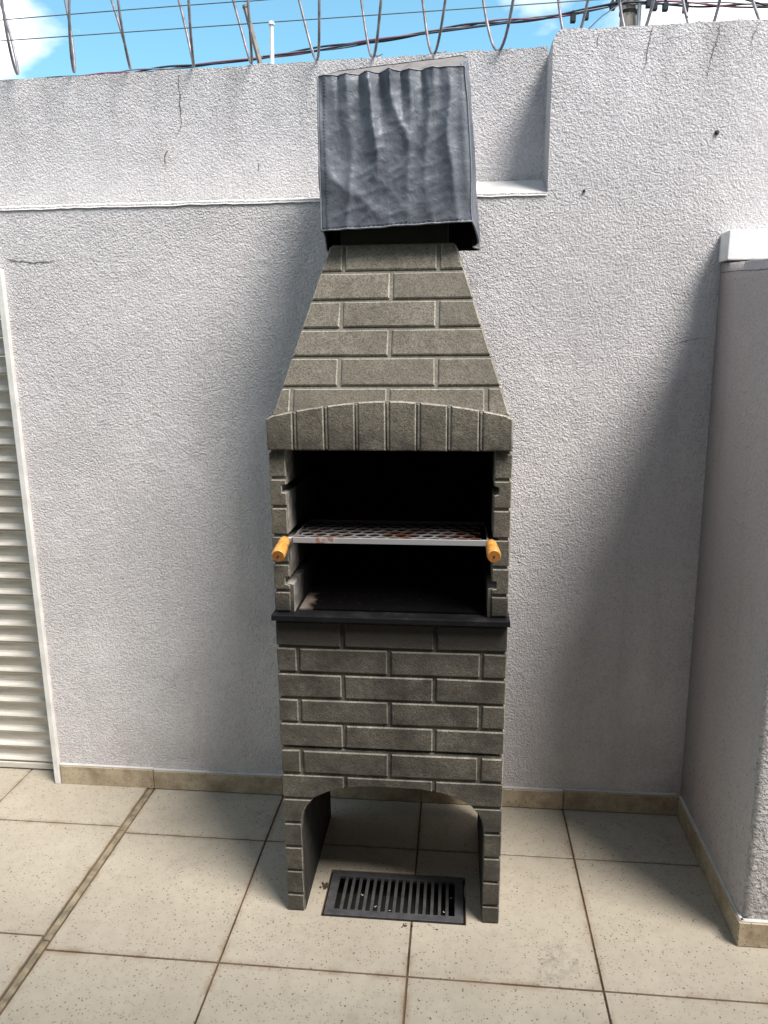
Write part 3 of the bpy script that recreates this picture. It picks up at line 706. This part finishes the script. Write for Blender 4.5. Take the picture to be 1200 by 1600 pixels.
# ------------------------------------------------------------------ tarp cover over the chimney
cov = thing('chimney_cover', 'silver grey wrinkled tarpaulin cover with black inside, hung over the chimney top', 'cover', (-0.15, 1.97, 1.74))
NU, NV = 264, 96
def cov_corner(t):               # t=0 hem, 1 top : FL, FR, BR, BL
    return [Vector((-0.324, 1.818 + .004 * t)), Vector((0.0275 - .028 * t ** .8, 1.820 + .004 * t)), Vector((0.048 - .040 * t, 2.165)), Vector((-0.338 + .008 * t, 2.165))]
def hem_z(s):                    # along the perimeter 0..4
    if s < 1: return 1.7640 + .004 * math.sin(s * 3.0) + .013 * s ** 2
    if s < 2: q = s - 1; return 1.777 - .043 * min(1, q / .10) ** .8 + .020 * q
    if s < 3: return 1.756
    q = s - 3; return 1.756 - .030 * math.sin(math.pi * min(1, q * 1.15)) + .008 * q
def top_z(s):
    if s < 1: return 2.0935 + .010 * s
    if s < 2: return 2.1035 + (s - 1) * .1385
    if s < 3: return 2.2420 - (s - 2) * .024
    return 2.2180 - (s - 3) * .1245
rib = [(0.05, .013, 10), (.135, -.012, 20), (.20, .014, 16), (.285, -.015, 14), (.36, .013, 18), (.43, -.012, 20), (.50, .015, 18), (.575, -.013, 18), (.64, .014, 22), (.72, -.020, 11), (.80, .017, 14), (.90, -.010, 16)]
def cov_pt(iu, iv):
    s = 4.0 * iu / NU; t = iv / NV; k = int(s) % 4; q = s - int(s)
    c = cov_corner(t); a, b_ = c[k], c[(k + 1) % 4]; p = a.lerp(b_, q)
    z = hem_z(s) * (1 - t) + top_z(s) * t
    tan = (b_ - a).normalized(); nr = Vector((tan.y, -tan.x))
    edge = math.sin(math.pi * q) ** .35 if 0 < q < 1 else 0
    d = 0.0
    if k == 0:
        # gathers pinched at the top seam
        for n_, (c0, amp, wd) in enumerate(rib):
            cc = c0 + .05 * N((c0 * 9, t * 2.2, 1)) * (1 - t); ln = .55 + .45 * ((n_ * 37) % 10) / 10
            g_ = math.exp(-abs(q - cc) * wd * (1.3 + 1.6 * t)); d += amp * .75 * g_ * max(0, (t - 1 + ln * .62) / (ln * .62)) ** 1.3
        # long hanging folds with crisp crests
        w_ = q * 5.4 + .55 * N((q * 2.3, t * 1.3, 6)) + .30 * N((q * 5, t * 3.0, 9)) + .12
        f1 = 1 - abs(math.sin(math.pi * w_)) ** .75
        d += .0120 * f1 * (.35 + .65 * min(1, t * 1.7)) * (.75 + .9 * N((int(w_ + .5) * 3.3, t * 1.6, 2)))
        # diagonal drag creases low on the left
        for (q0, t0, sl, am, wi) in ((.30, .17, -.75, .0040, 13), (.12, .30, -.9, .003, 22), (.72, .18, .35, .002, 18)):
            dd = (t - t0) - sl * (q - q0) + .07 * N((q * 4, t * 4, q0 * 9)); al = math.exp(-((q - q0) / .17) ** 2); d += am * al * math.exp(-abs(dd) * wi)
    elif k == 1: d += .006 * math.sin(q * 9 + t * 2) + .016 * math.exp(-q * 7) * (1 - t) ** 7 * min(1, q * 12)
    w3 = Vector((p.x, p.y, z))
    # soft creases: ridged noise, stretched diagonal
    r1 = 1 - abs(N((w3.x * 1.0 + w3.z * .6, w3.y, w3.z * .8), 11, 2)) * 2
    r2 = 1 - abs(N((w3.x - w3.z * .9, w3.y, w3.z), 22, 5)) * 2
    r3 = 1 - abs(N(tuple(w3), 48, 8)) * 2
    amp = (.0018 * r1 ** 2 * (1.35 - t * 1.0) + .0016 * r2 ** 2 + .0010 * r3 ** 2)
    d += amp * edge
    d += .004 * N((s, t, 0), 4)
    zz = z + (.003 * N((s, 9, t), 9) * (1 - t))
    # billow out a little half way
    d += .003 * math.sin(math.pi * t)
    return Vector((p.x + nr.x * d, p.y + nr.y * d, zz))
V, F = [], []
for iv in range(NV + 1):
    for iu in range(NU): V.append(cov_pt(iu, iv))
for iv in range(NV):
    for iu in range(NU):
        j = (iu + 1) % NU; F.append((iv * NU + iu, iv * NU + j, (iv + 1) * NU + j, (iv + 1) * NU + iu))
sh = mesh_obj('cover_sides', V, F, M_tarp, cov, smooth=True)
sh.data.materials.append(M_tarpin)
so = sh.modifiers.new('thickness', 'SOLIDIFY'); so.thickness = 0.0022; so.offset = -1; so.material_offset = 1; so.material_offset_rim = 0
q4 = NU // 4
# top sheet: between the front, right, back and left top edges (a grid)
V, F = [], []
fr = [cov_pt(i, NV) for i in range(q4 + 1)]; rt = [cov_pt(q4 + i, NV) for i in range(q4 + 1)]
bk = [cov_pt(2 * q4 + i, NV) for i in range(q4 + 1)][::-1]; lf = [cov_pt((3 * q4 + i) % NU, NV) for i in range(q4 + 1)][::-1]
n = q4 + 1
for j in range(n):
    v = j / q4
    for i in range(n):
        u = i / q4
        p = fr[i] * (1 - v) + bk[i] * v + lf[j] * (1 - u) + rt[j] * u - (fr[0] * (1 - u) * (1 - v) + fr[-1] * u * (1 - v) + bk[0] * (1 - u) * v + bk[-1] * u * v)
        e = math.sin(math.pi * u) * math.sin(math.pi * v)
        V.append(p + Vector((0, 0, .012 * e * N((u, v, 0), 5) + .006 * e * N((u, v, 3), 14) - .0015)))
for j in range(n - 1):
    for i in range(n - 1): F.append((j * n + i, j * n + i + 1, (j + 1) * n + i + 1, (j + 1) * n + i))
tp = mesh_obj('cover_top', V, F, M_tarptop, cov, smooth=True)
# stitched hem band and side seam
hp = [cov_pt(i, 0) + Vector((0, 0, .001)) for i in range(NU)] ; hp.append(hp[0])
mesh_obj('hem', *tube(hp, .0022, 6, caps=False), M_hem, cov, smooth=True)
for iu in (0, q4):
    mesh_obj('seam', *tube([cov_pt(iu, i) for i in range(0, NV + 1)], .0020, 6), M_hem, cov, smooth=True)
mesh_obj('seam', *tube([cov_pt(i, NV) for i in range(0, q4 + 1)], .0016, 6), M_hem, cov, smooth=True)
st = []
for i in range(2, NV - 1, 2):
    p = cov_pt(2, i) + Vector((.004, -.0025, 0)); st.append(box(p.x, p.x + .0035, p.y - .001, p.y + .001, p.z, p.z + .0012))
for i in range(1, q4 - 1, 2):
    p = cov_pt(i, 2) + Vector((0, -.0022, .002)); st.append(box(p.x, p.x + .006, p.y - .001, p.y + .0008, p.z, p.z + .0012))
mesh_obj('stitching', *join(*st), M_cabg, cov)

# ------------------------------------------------------------------ floor drain
dr = thing('floor_drain', 'dark metal slotted floor drain grate set in the tiles under the barbecue arch', 'drain', (-0.156, 1.7825, -0.06))
mesh_obj('drain_box', *join(*[(v, f) for v, f in (box(DX0 - .02, DX1 + .02, DY0 - .02, DY1 + .02, -0.09, -0.08), box(DX0 - .02, DX0 - .001, DY0 - .02, DY1 + .02, -0.0795, -0.013), box(DX1 + .001, DX1 + .02, DY0 - .02, DY1 + .02, -0.0795, -0.013), box(DX0 - .0005, DX1 + .0005, DY0 - .02, DY0 - .001, -0.0795, -0.013), box(DX0 - .0005, DX1 + .0005, DY1 + .001, DY1 + .02, -0.0795, -0.013))]), M_dark, dr)
fx0, fx1, fy0, fy1 = DX0 + .004, DX1 - .004, DY0 + .004, DY1 - .004
mesh_obj('frame', *join(bevbox(fx0, fx1, fy0, fy0 + .022, -.009, .0006, .0012), bevbox(fx0, fx1, fy1 - .022, fy1, -.009, .0006, .0012), bevbox(fx0, fx0 + .024, fy0 + .0222, fy1 - .0222, -.009, .0005, .001), bevbox(fx1 - .024, fx1, fy0 + .0222, fy1 - .0222, -.009, .0005, .001)), M_drain, dr)
nb = 15; sp = (fx1 - fx0 - .048) / (nb + 1); bar0 = None
for k in range(nb):
    x = fx0 + .024 + sp * (k + 1)
    if bar0 is None: bar0 = mesh_obj('bar', *bevbox(x - .0042, x + .0042, fy0 + .0222, fy1 - .0222, -.009, .0, .001), M_drain, dr); w0 = Vector(bar0['_w'])
    else: put(bpy.data.objects.new('bar', bar0.data), w0 + Vector((sp * k, 0, 0)), dr)

# ------------------------------------------------------------------ small dry debris on the floor
def clump(x, y, r, label, mat=M_debris, n=9, z=0.0005, group=None, flat=.4):
    parts = []
    for k in range(n):
        a = random.uniform(0, 6.28); d = random.uniform(0, r); s = random.uniform(.25, .6) * r
        c = Vector((x + math.cos(a) * d, y + math.sin(a) * d, z + s * flat * .5)); V = []
        for i in range(5):
            aa = i * 6.28 / 5 + random.uniform(-.3, .3); V.append(tuple(c + Vector((math.cos(aa) * s * random.uniform(.5, 1.1), math.sin(aa) * s * random.uniform(.5, 1.1), -s * flat * .45))))
        V.append(tuple(c + Vector((random.uniform(-.3, .3) * s, random.uniform(-.3, .3) * s, s * flat))))
        parts.append((V, [(0, 1, 5), (1, 2, 5), (2, 3, 5), (3, 4, 5), (4, 0, 5), (4, 3, 2, 1, 0)]))
    o = mesh_obj('debris_crumb', *join(*parts), mat); tag(o, label, 'debris', group); return o
clump(-0.123, 1.674, .0085, 'small brown crumb of dirt just left of the grout joint below the drain')
clump(-0.103, 1.677, .0065, 'small brown crumb of dirt lying on the grout joint below the drain', n=7)
clump(-0.036, 1.668, .0055, 'tiny dark crumb of dirt on the tile right of the grout joint below the drain', n=6)
clump(-0.359, 1.800, .013, 'dark tuft of fluff beside the left end of the floor drain', n=16, flat=.8)
clump(-0.206, 1.731, .0042, 'pale crumb lying on the front slots of the drain, left of its middle', M_pale, 4, .003)
clump(-0.02, 1.728, .0036, 'pale crumb lying on the front slots near the right end of the drain', M_pale, 4, .003)

clump(-0.25, 1.78, .0045, 'pale crumb on a slot in the left half of the drain, toward its back', M_pale, 3, -.003)
clump(-0.165, 1.727, .0045, 'pale crumb in the middle front slot of the drain, above the joint', M_pale, 3, -.003)
clump(-0.0, 1.79, .0045, 'pale crumb at the far right end slot of the drain', M_pale, 3, -.003)
# ------------------------------------------------------------------ razor coil on the wall
V, F = [], []; pit = 0.184; x8 = 0.122; parts = []; pts = []
NT = 40
for k in range(-9 * NT, 12 * NT + 1):
    a = k / NT                          # turns, integer = bottom of a loop
    ph = a * 2 * math.pi
    lp = round(a); wob = .030 * N((lp, 3, 1), 1.7)
    zz_ = 2.524 - .204 * math.cos(ph); xx = x8 + a * pit + wob * math.cos(ph * .5) ** 2 + .010 * N((a, 0, 0), 1.3) - .10 * (zz_ - 2.32) * (.6 + 1.6 * N((lp, 8, 2), 1.3))
    pts.append((xx, 2.372 - .083 * math.sin(ph) * (1 + .12 * N((a, 5, 0), .9)) * 1.0, 2.524 - .204 * math.cos(ph) + .004 * N((a, 7, 0), 1.1)))
rz = thing('razor_coil', 'galvanised razor wire coil looping along the top of the tall wall against the sky', 'razor wire', (-0.4, 2.372, 2.32))
mesh_obj('coil_wire', *tube(pts, .0042, 6), M_wire, rz, smooth=True)
br = []
for i in range(12, len(pts) - 12, 14):
    p = Vector(pts[i]); q = (Vector(pts[i + 1]) - p).normalized(); s = q.cross(Vector((1, 0, 0))).normalized()
    for sg in (-1, 1):
        w_ = q * .011; t_ = s * sg * .008
        v = [p + w_ * .4 + t_ * .4, p - w_ * .4 + t_ * .4, p + w_ + t_ * 1.6, p + Vector((.0012, 0, 0))]
        br.append(([tuple(x) for x in v], [(0, 1, 2), (0, 2, 3), (1, 3, 2), (0, 3, 1)]))
bb = mesh_obj('barbs', *join(*br), M_wire, rz); bb['kind'] = 'stuff'
# small wire ties where loops touch the wall
for k in (-2, -1, 0, 1):
    x = x8 + k * pit
    mesh_obj('wire_tie', *tube([(x - .012, 2.372, 2.322), (x + .002, 2.365, 2.318), (x + .015, 2.372, 2.325)], .0018, 6), M_rust, rz)
# stakes and thin wires
stk = mesh_obj('steel_stake', *join(tube([(-0.590, 2.375, 2.300), (-0.634, 2.385, 2.4705)], .0075, 4), tube([(-0.634, 2.385, 2.468), (-0.6348, 2.3852, 2.474)], .0085, 8)), M_rust)
tag(stk, 'leaning rusty grey steel stake on top of the tall wall, left of the chimney cover', 'stake')
rod = mesh_obj('white_rod', *join(tube([(-0.563, 2.395, 2.306), (-0.5605, 2.395, 2.424)], .0062, 8), tube([(-0.5605, 2.395, 2.424), (-0.5605, 2.395, 2.430), (-0.5603, 2.395, 2.434)], 0, 8, rad=[.0095, .0085, .004])), M_white)
tag(rod, 'short upright white rod on the wall top, right beside the leaning rusty stake', 'rod')
def wirez(x): return 2.4486 + (x + 1.38) * .0225
wa = mesh_obj('fence_wire', *tube([(x, 2.388, (wirez(x) + .020 + (.004 * math.sin((x + 2) * 2)))) for x in lin(-3.0, -0.632, 24)] , .0016, 5), M_wiredark)
tag(wa, 'upper of two thin dark wires crossing the sky, ending at the rusty stake', 'wire')
wa2 = mesh_obj('fence_wire', *tube([(x, 2.388, wirez(x) + .0205) for x in lin(-0.637, 2.0, 24)], .0016, 5), M_wiredark)
tag(wa2, 'thin dark wire leaving the head of the rusty stake towards the right', 'wire')
wb2 = mesh_obj('fence_wire', *tube([(x, 2.397, 2.4195 + (x + 1.385) * .0150) for x in lin(-3.0, 2.0, 40)], .0016, 5), M_wiredark)
tag(wb2, 'lower of two thin dark wires crossing the sky, passing the head of the white rod', 'wire')

# ------------------------------------------------------------------ street cables and pole beyond the wall
path = [(-14, 4.6), (-9, 4.52), (-6, 4.51), (-4.25, 4.542), (-3.753, 4.569), (-3.038, 4.599), (-2.298, 4.646), (-1.572, 4.706), (-0.861, 4.77), (-0.164, 4.846), (0.282, 4.885), (0.857, 4.905), (1.19, 4.937), (1.649, 5.0), (1.846, 5.003), (2.109, 4.985), (2.5, 4.955), (2.9, 4.93), (3.6, 4.87), (6, 4.8), (12, 5.0)]
def interp(path, n):
    out_ = []
    for (a, b_) in zip(path[:-1], path[1:]):
        m_ = max(2, int(abs(b_[0] - a[0]) / .05))
        for k in range(m_): s = k / m_; out_.append((a[0] + (b_[0] - a[0]) * s, a[1] + (b_[1] - a[1]) * s))
    return out_
P = interp(path, 0)
tw = thing('twisted_cable', 'bundle of twisted dark and reddish overhead cables sagging behind the wall top', 'cable', (0, 9, 4.8))
for j, (mt, r, rr) in enumerate(((M_cabr, .010, .015), (M_cabk, .011, .016), (M_cabg, .008, .014))):
    q = [(x, 9 + rr * math.cos(x * 4 + j * 2.09), z + rr * math.sin(x * 4 + j * 2.09 + .5 * math.sin(x * 1.7)) * (1.0 + .35 * math.sin(x * 3.1))) for x, z in P]
    mesh_obj('strand', *tube(q, r, 5), mt, tw)
c2 = [(-2.2, 4.635), (-1.573, 4.674), (-0.861, 4.75), (-0.163, 4.80), (0.5, 4.85), (0.858, 4.874), (1.223, 4.936), (1.586, 4.985), (1.72, 5.0)]
tag(mesh_obj('service_cable', *tube([(x, 8.93, z) for x, z in interp(c2, 0)], .009, 5), M_cabk), 'single dark cable running to the pole just under the twisted bundle', 'cable')
c3 = [(1.66, 4.98), (1.45, 4.86), (1.266, 4.70), (1.05, 4.50), (.9, 4.2)]
tag(mesh_obj('service_cable', *tube([(x, 8.9, z) for x, z in interp(c3, 0)], .007, 5), M_cabg), 'thin grey drop cable slanting down left from the pole', 'cable')
c4 = [(1.85, 5.03), (2.3, 4.99), (2.7, 5.02), (3.1, 4.90), (3.8, 4.93), (7, 5.3)]
tag(mesh_obj('service_cable', *tube([(x, 8.95, z) for x, z in interp(c4, 0)], .010, 5), M_cabk), 'dark sagging cable to the right of the pole against white cloud', 'cable')
pl = thing('street_pole', 'grey-brown utility pole rising beyond the right part of the wall', 'pole', (1.755, 9.1, -0.35))
mesh_obj('shaft', *tube([(1.755, 9.1, -.35), (1.755, 9.1, 6.6)], 0, 12, rad=[.115, .078]), M_pole, pl, smooth=True)
mesh_obj('conduit', *tube([(1.845, 9.0, -.35), (1.845, 9.0, 5.9)], .022, 8), M_cabg, pl, smooth=True)
for z in (4.93, 5.06): mesh_obj('band', *tube([(1.755, 9.1, z), (1.755, 9.1, z + .03)], .098, 12), M_cabk, pl)
for k, (x, z) in enumerate(((1.158, 4.885), (1.291, 4.905), (1.56, 4.985), (1.62, 5.03), (1.93, 4.99), (1.99, 4.96), (2.10, 4.95), (2.306, 4.925))):
    o = mesh_obj('cable_clamp', *join(bevbox(x - .028, x + .028, 8.93, 8.99, z - .055, z + .02, .008), box(x - .012, x + .012, 8.95, 8.97, z + .018, z + .06)), M_cabk)
    tag(o, ['black clamp on the cables, farthest left of the pole', 'black clamp on the cables, second from the left, before the pole', 'black clamp close against the left side of the pole', 'black clamp high on the left side of the pole', 'black clamp close against the right side of the pole', 'black clamp hanging just right of the pole', 'black clamp on the cables, second from the right end', 'black clamp on the cables, farthest right of the pole'][k], 'clamp', 'clamps on the overhead cables')

for o in bpy.data.objects:
    if '_w' in o: del o['_w']
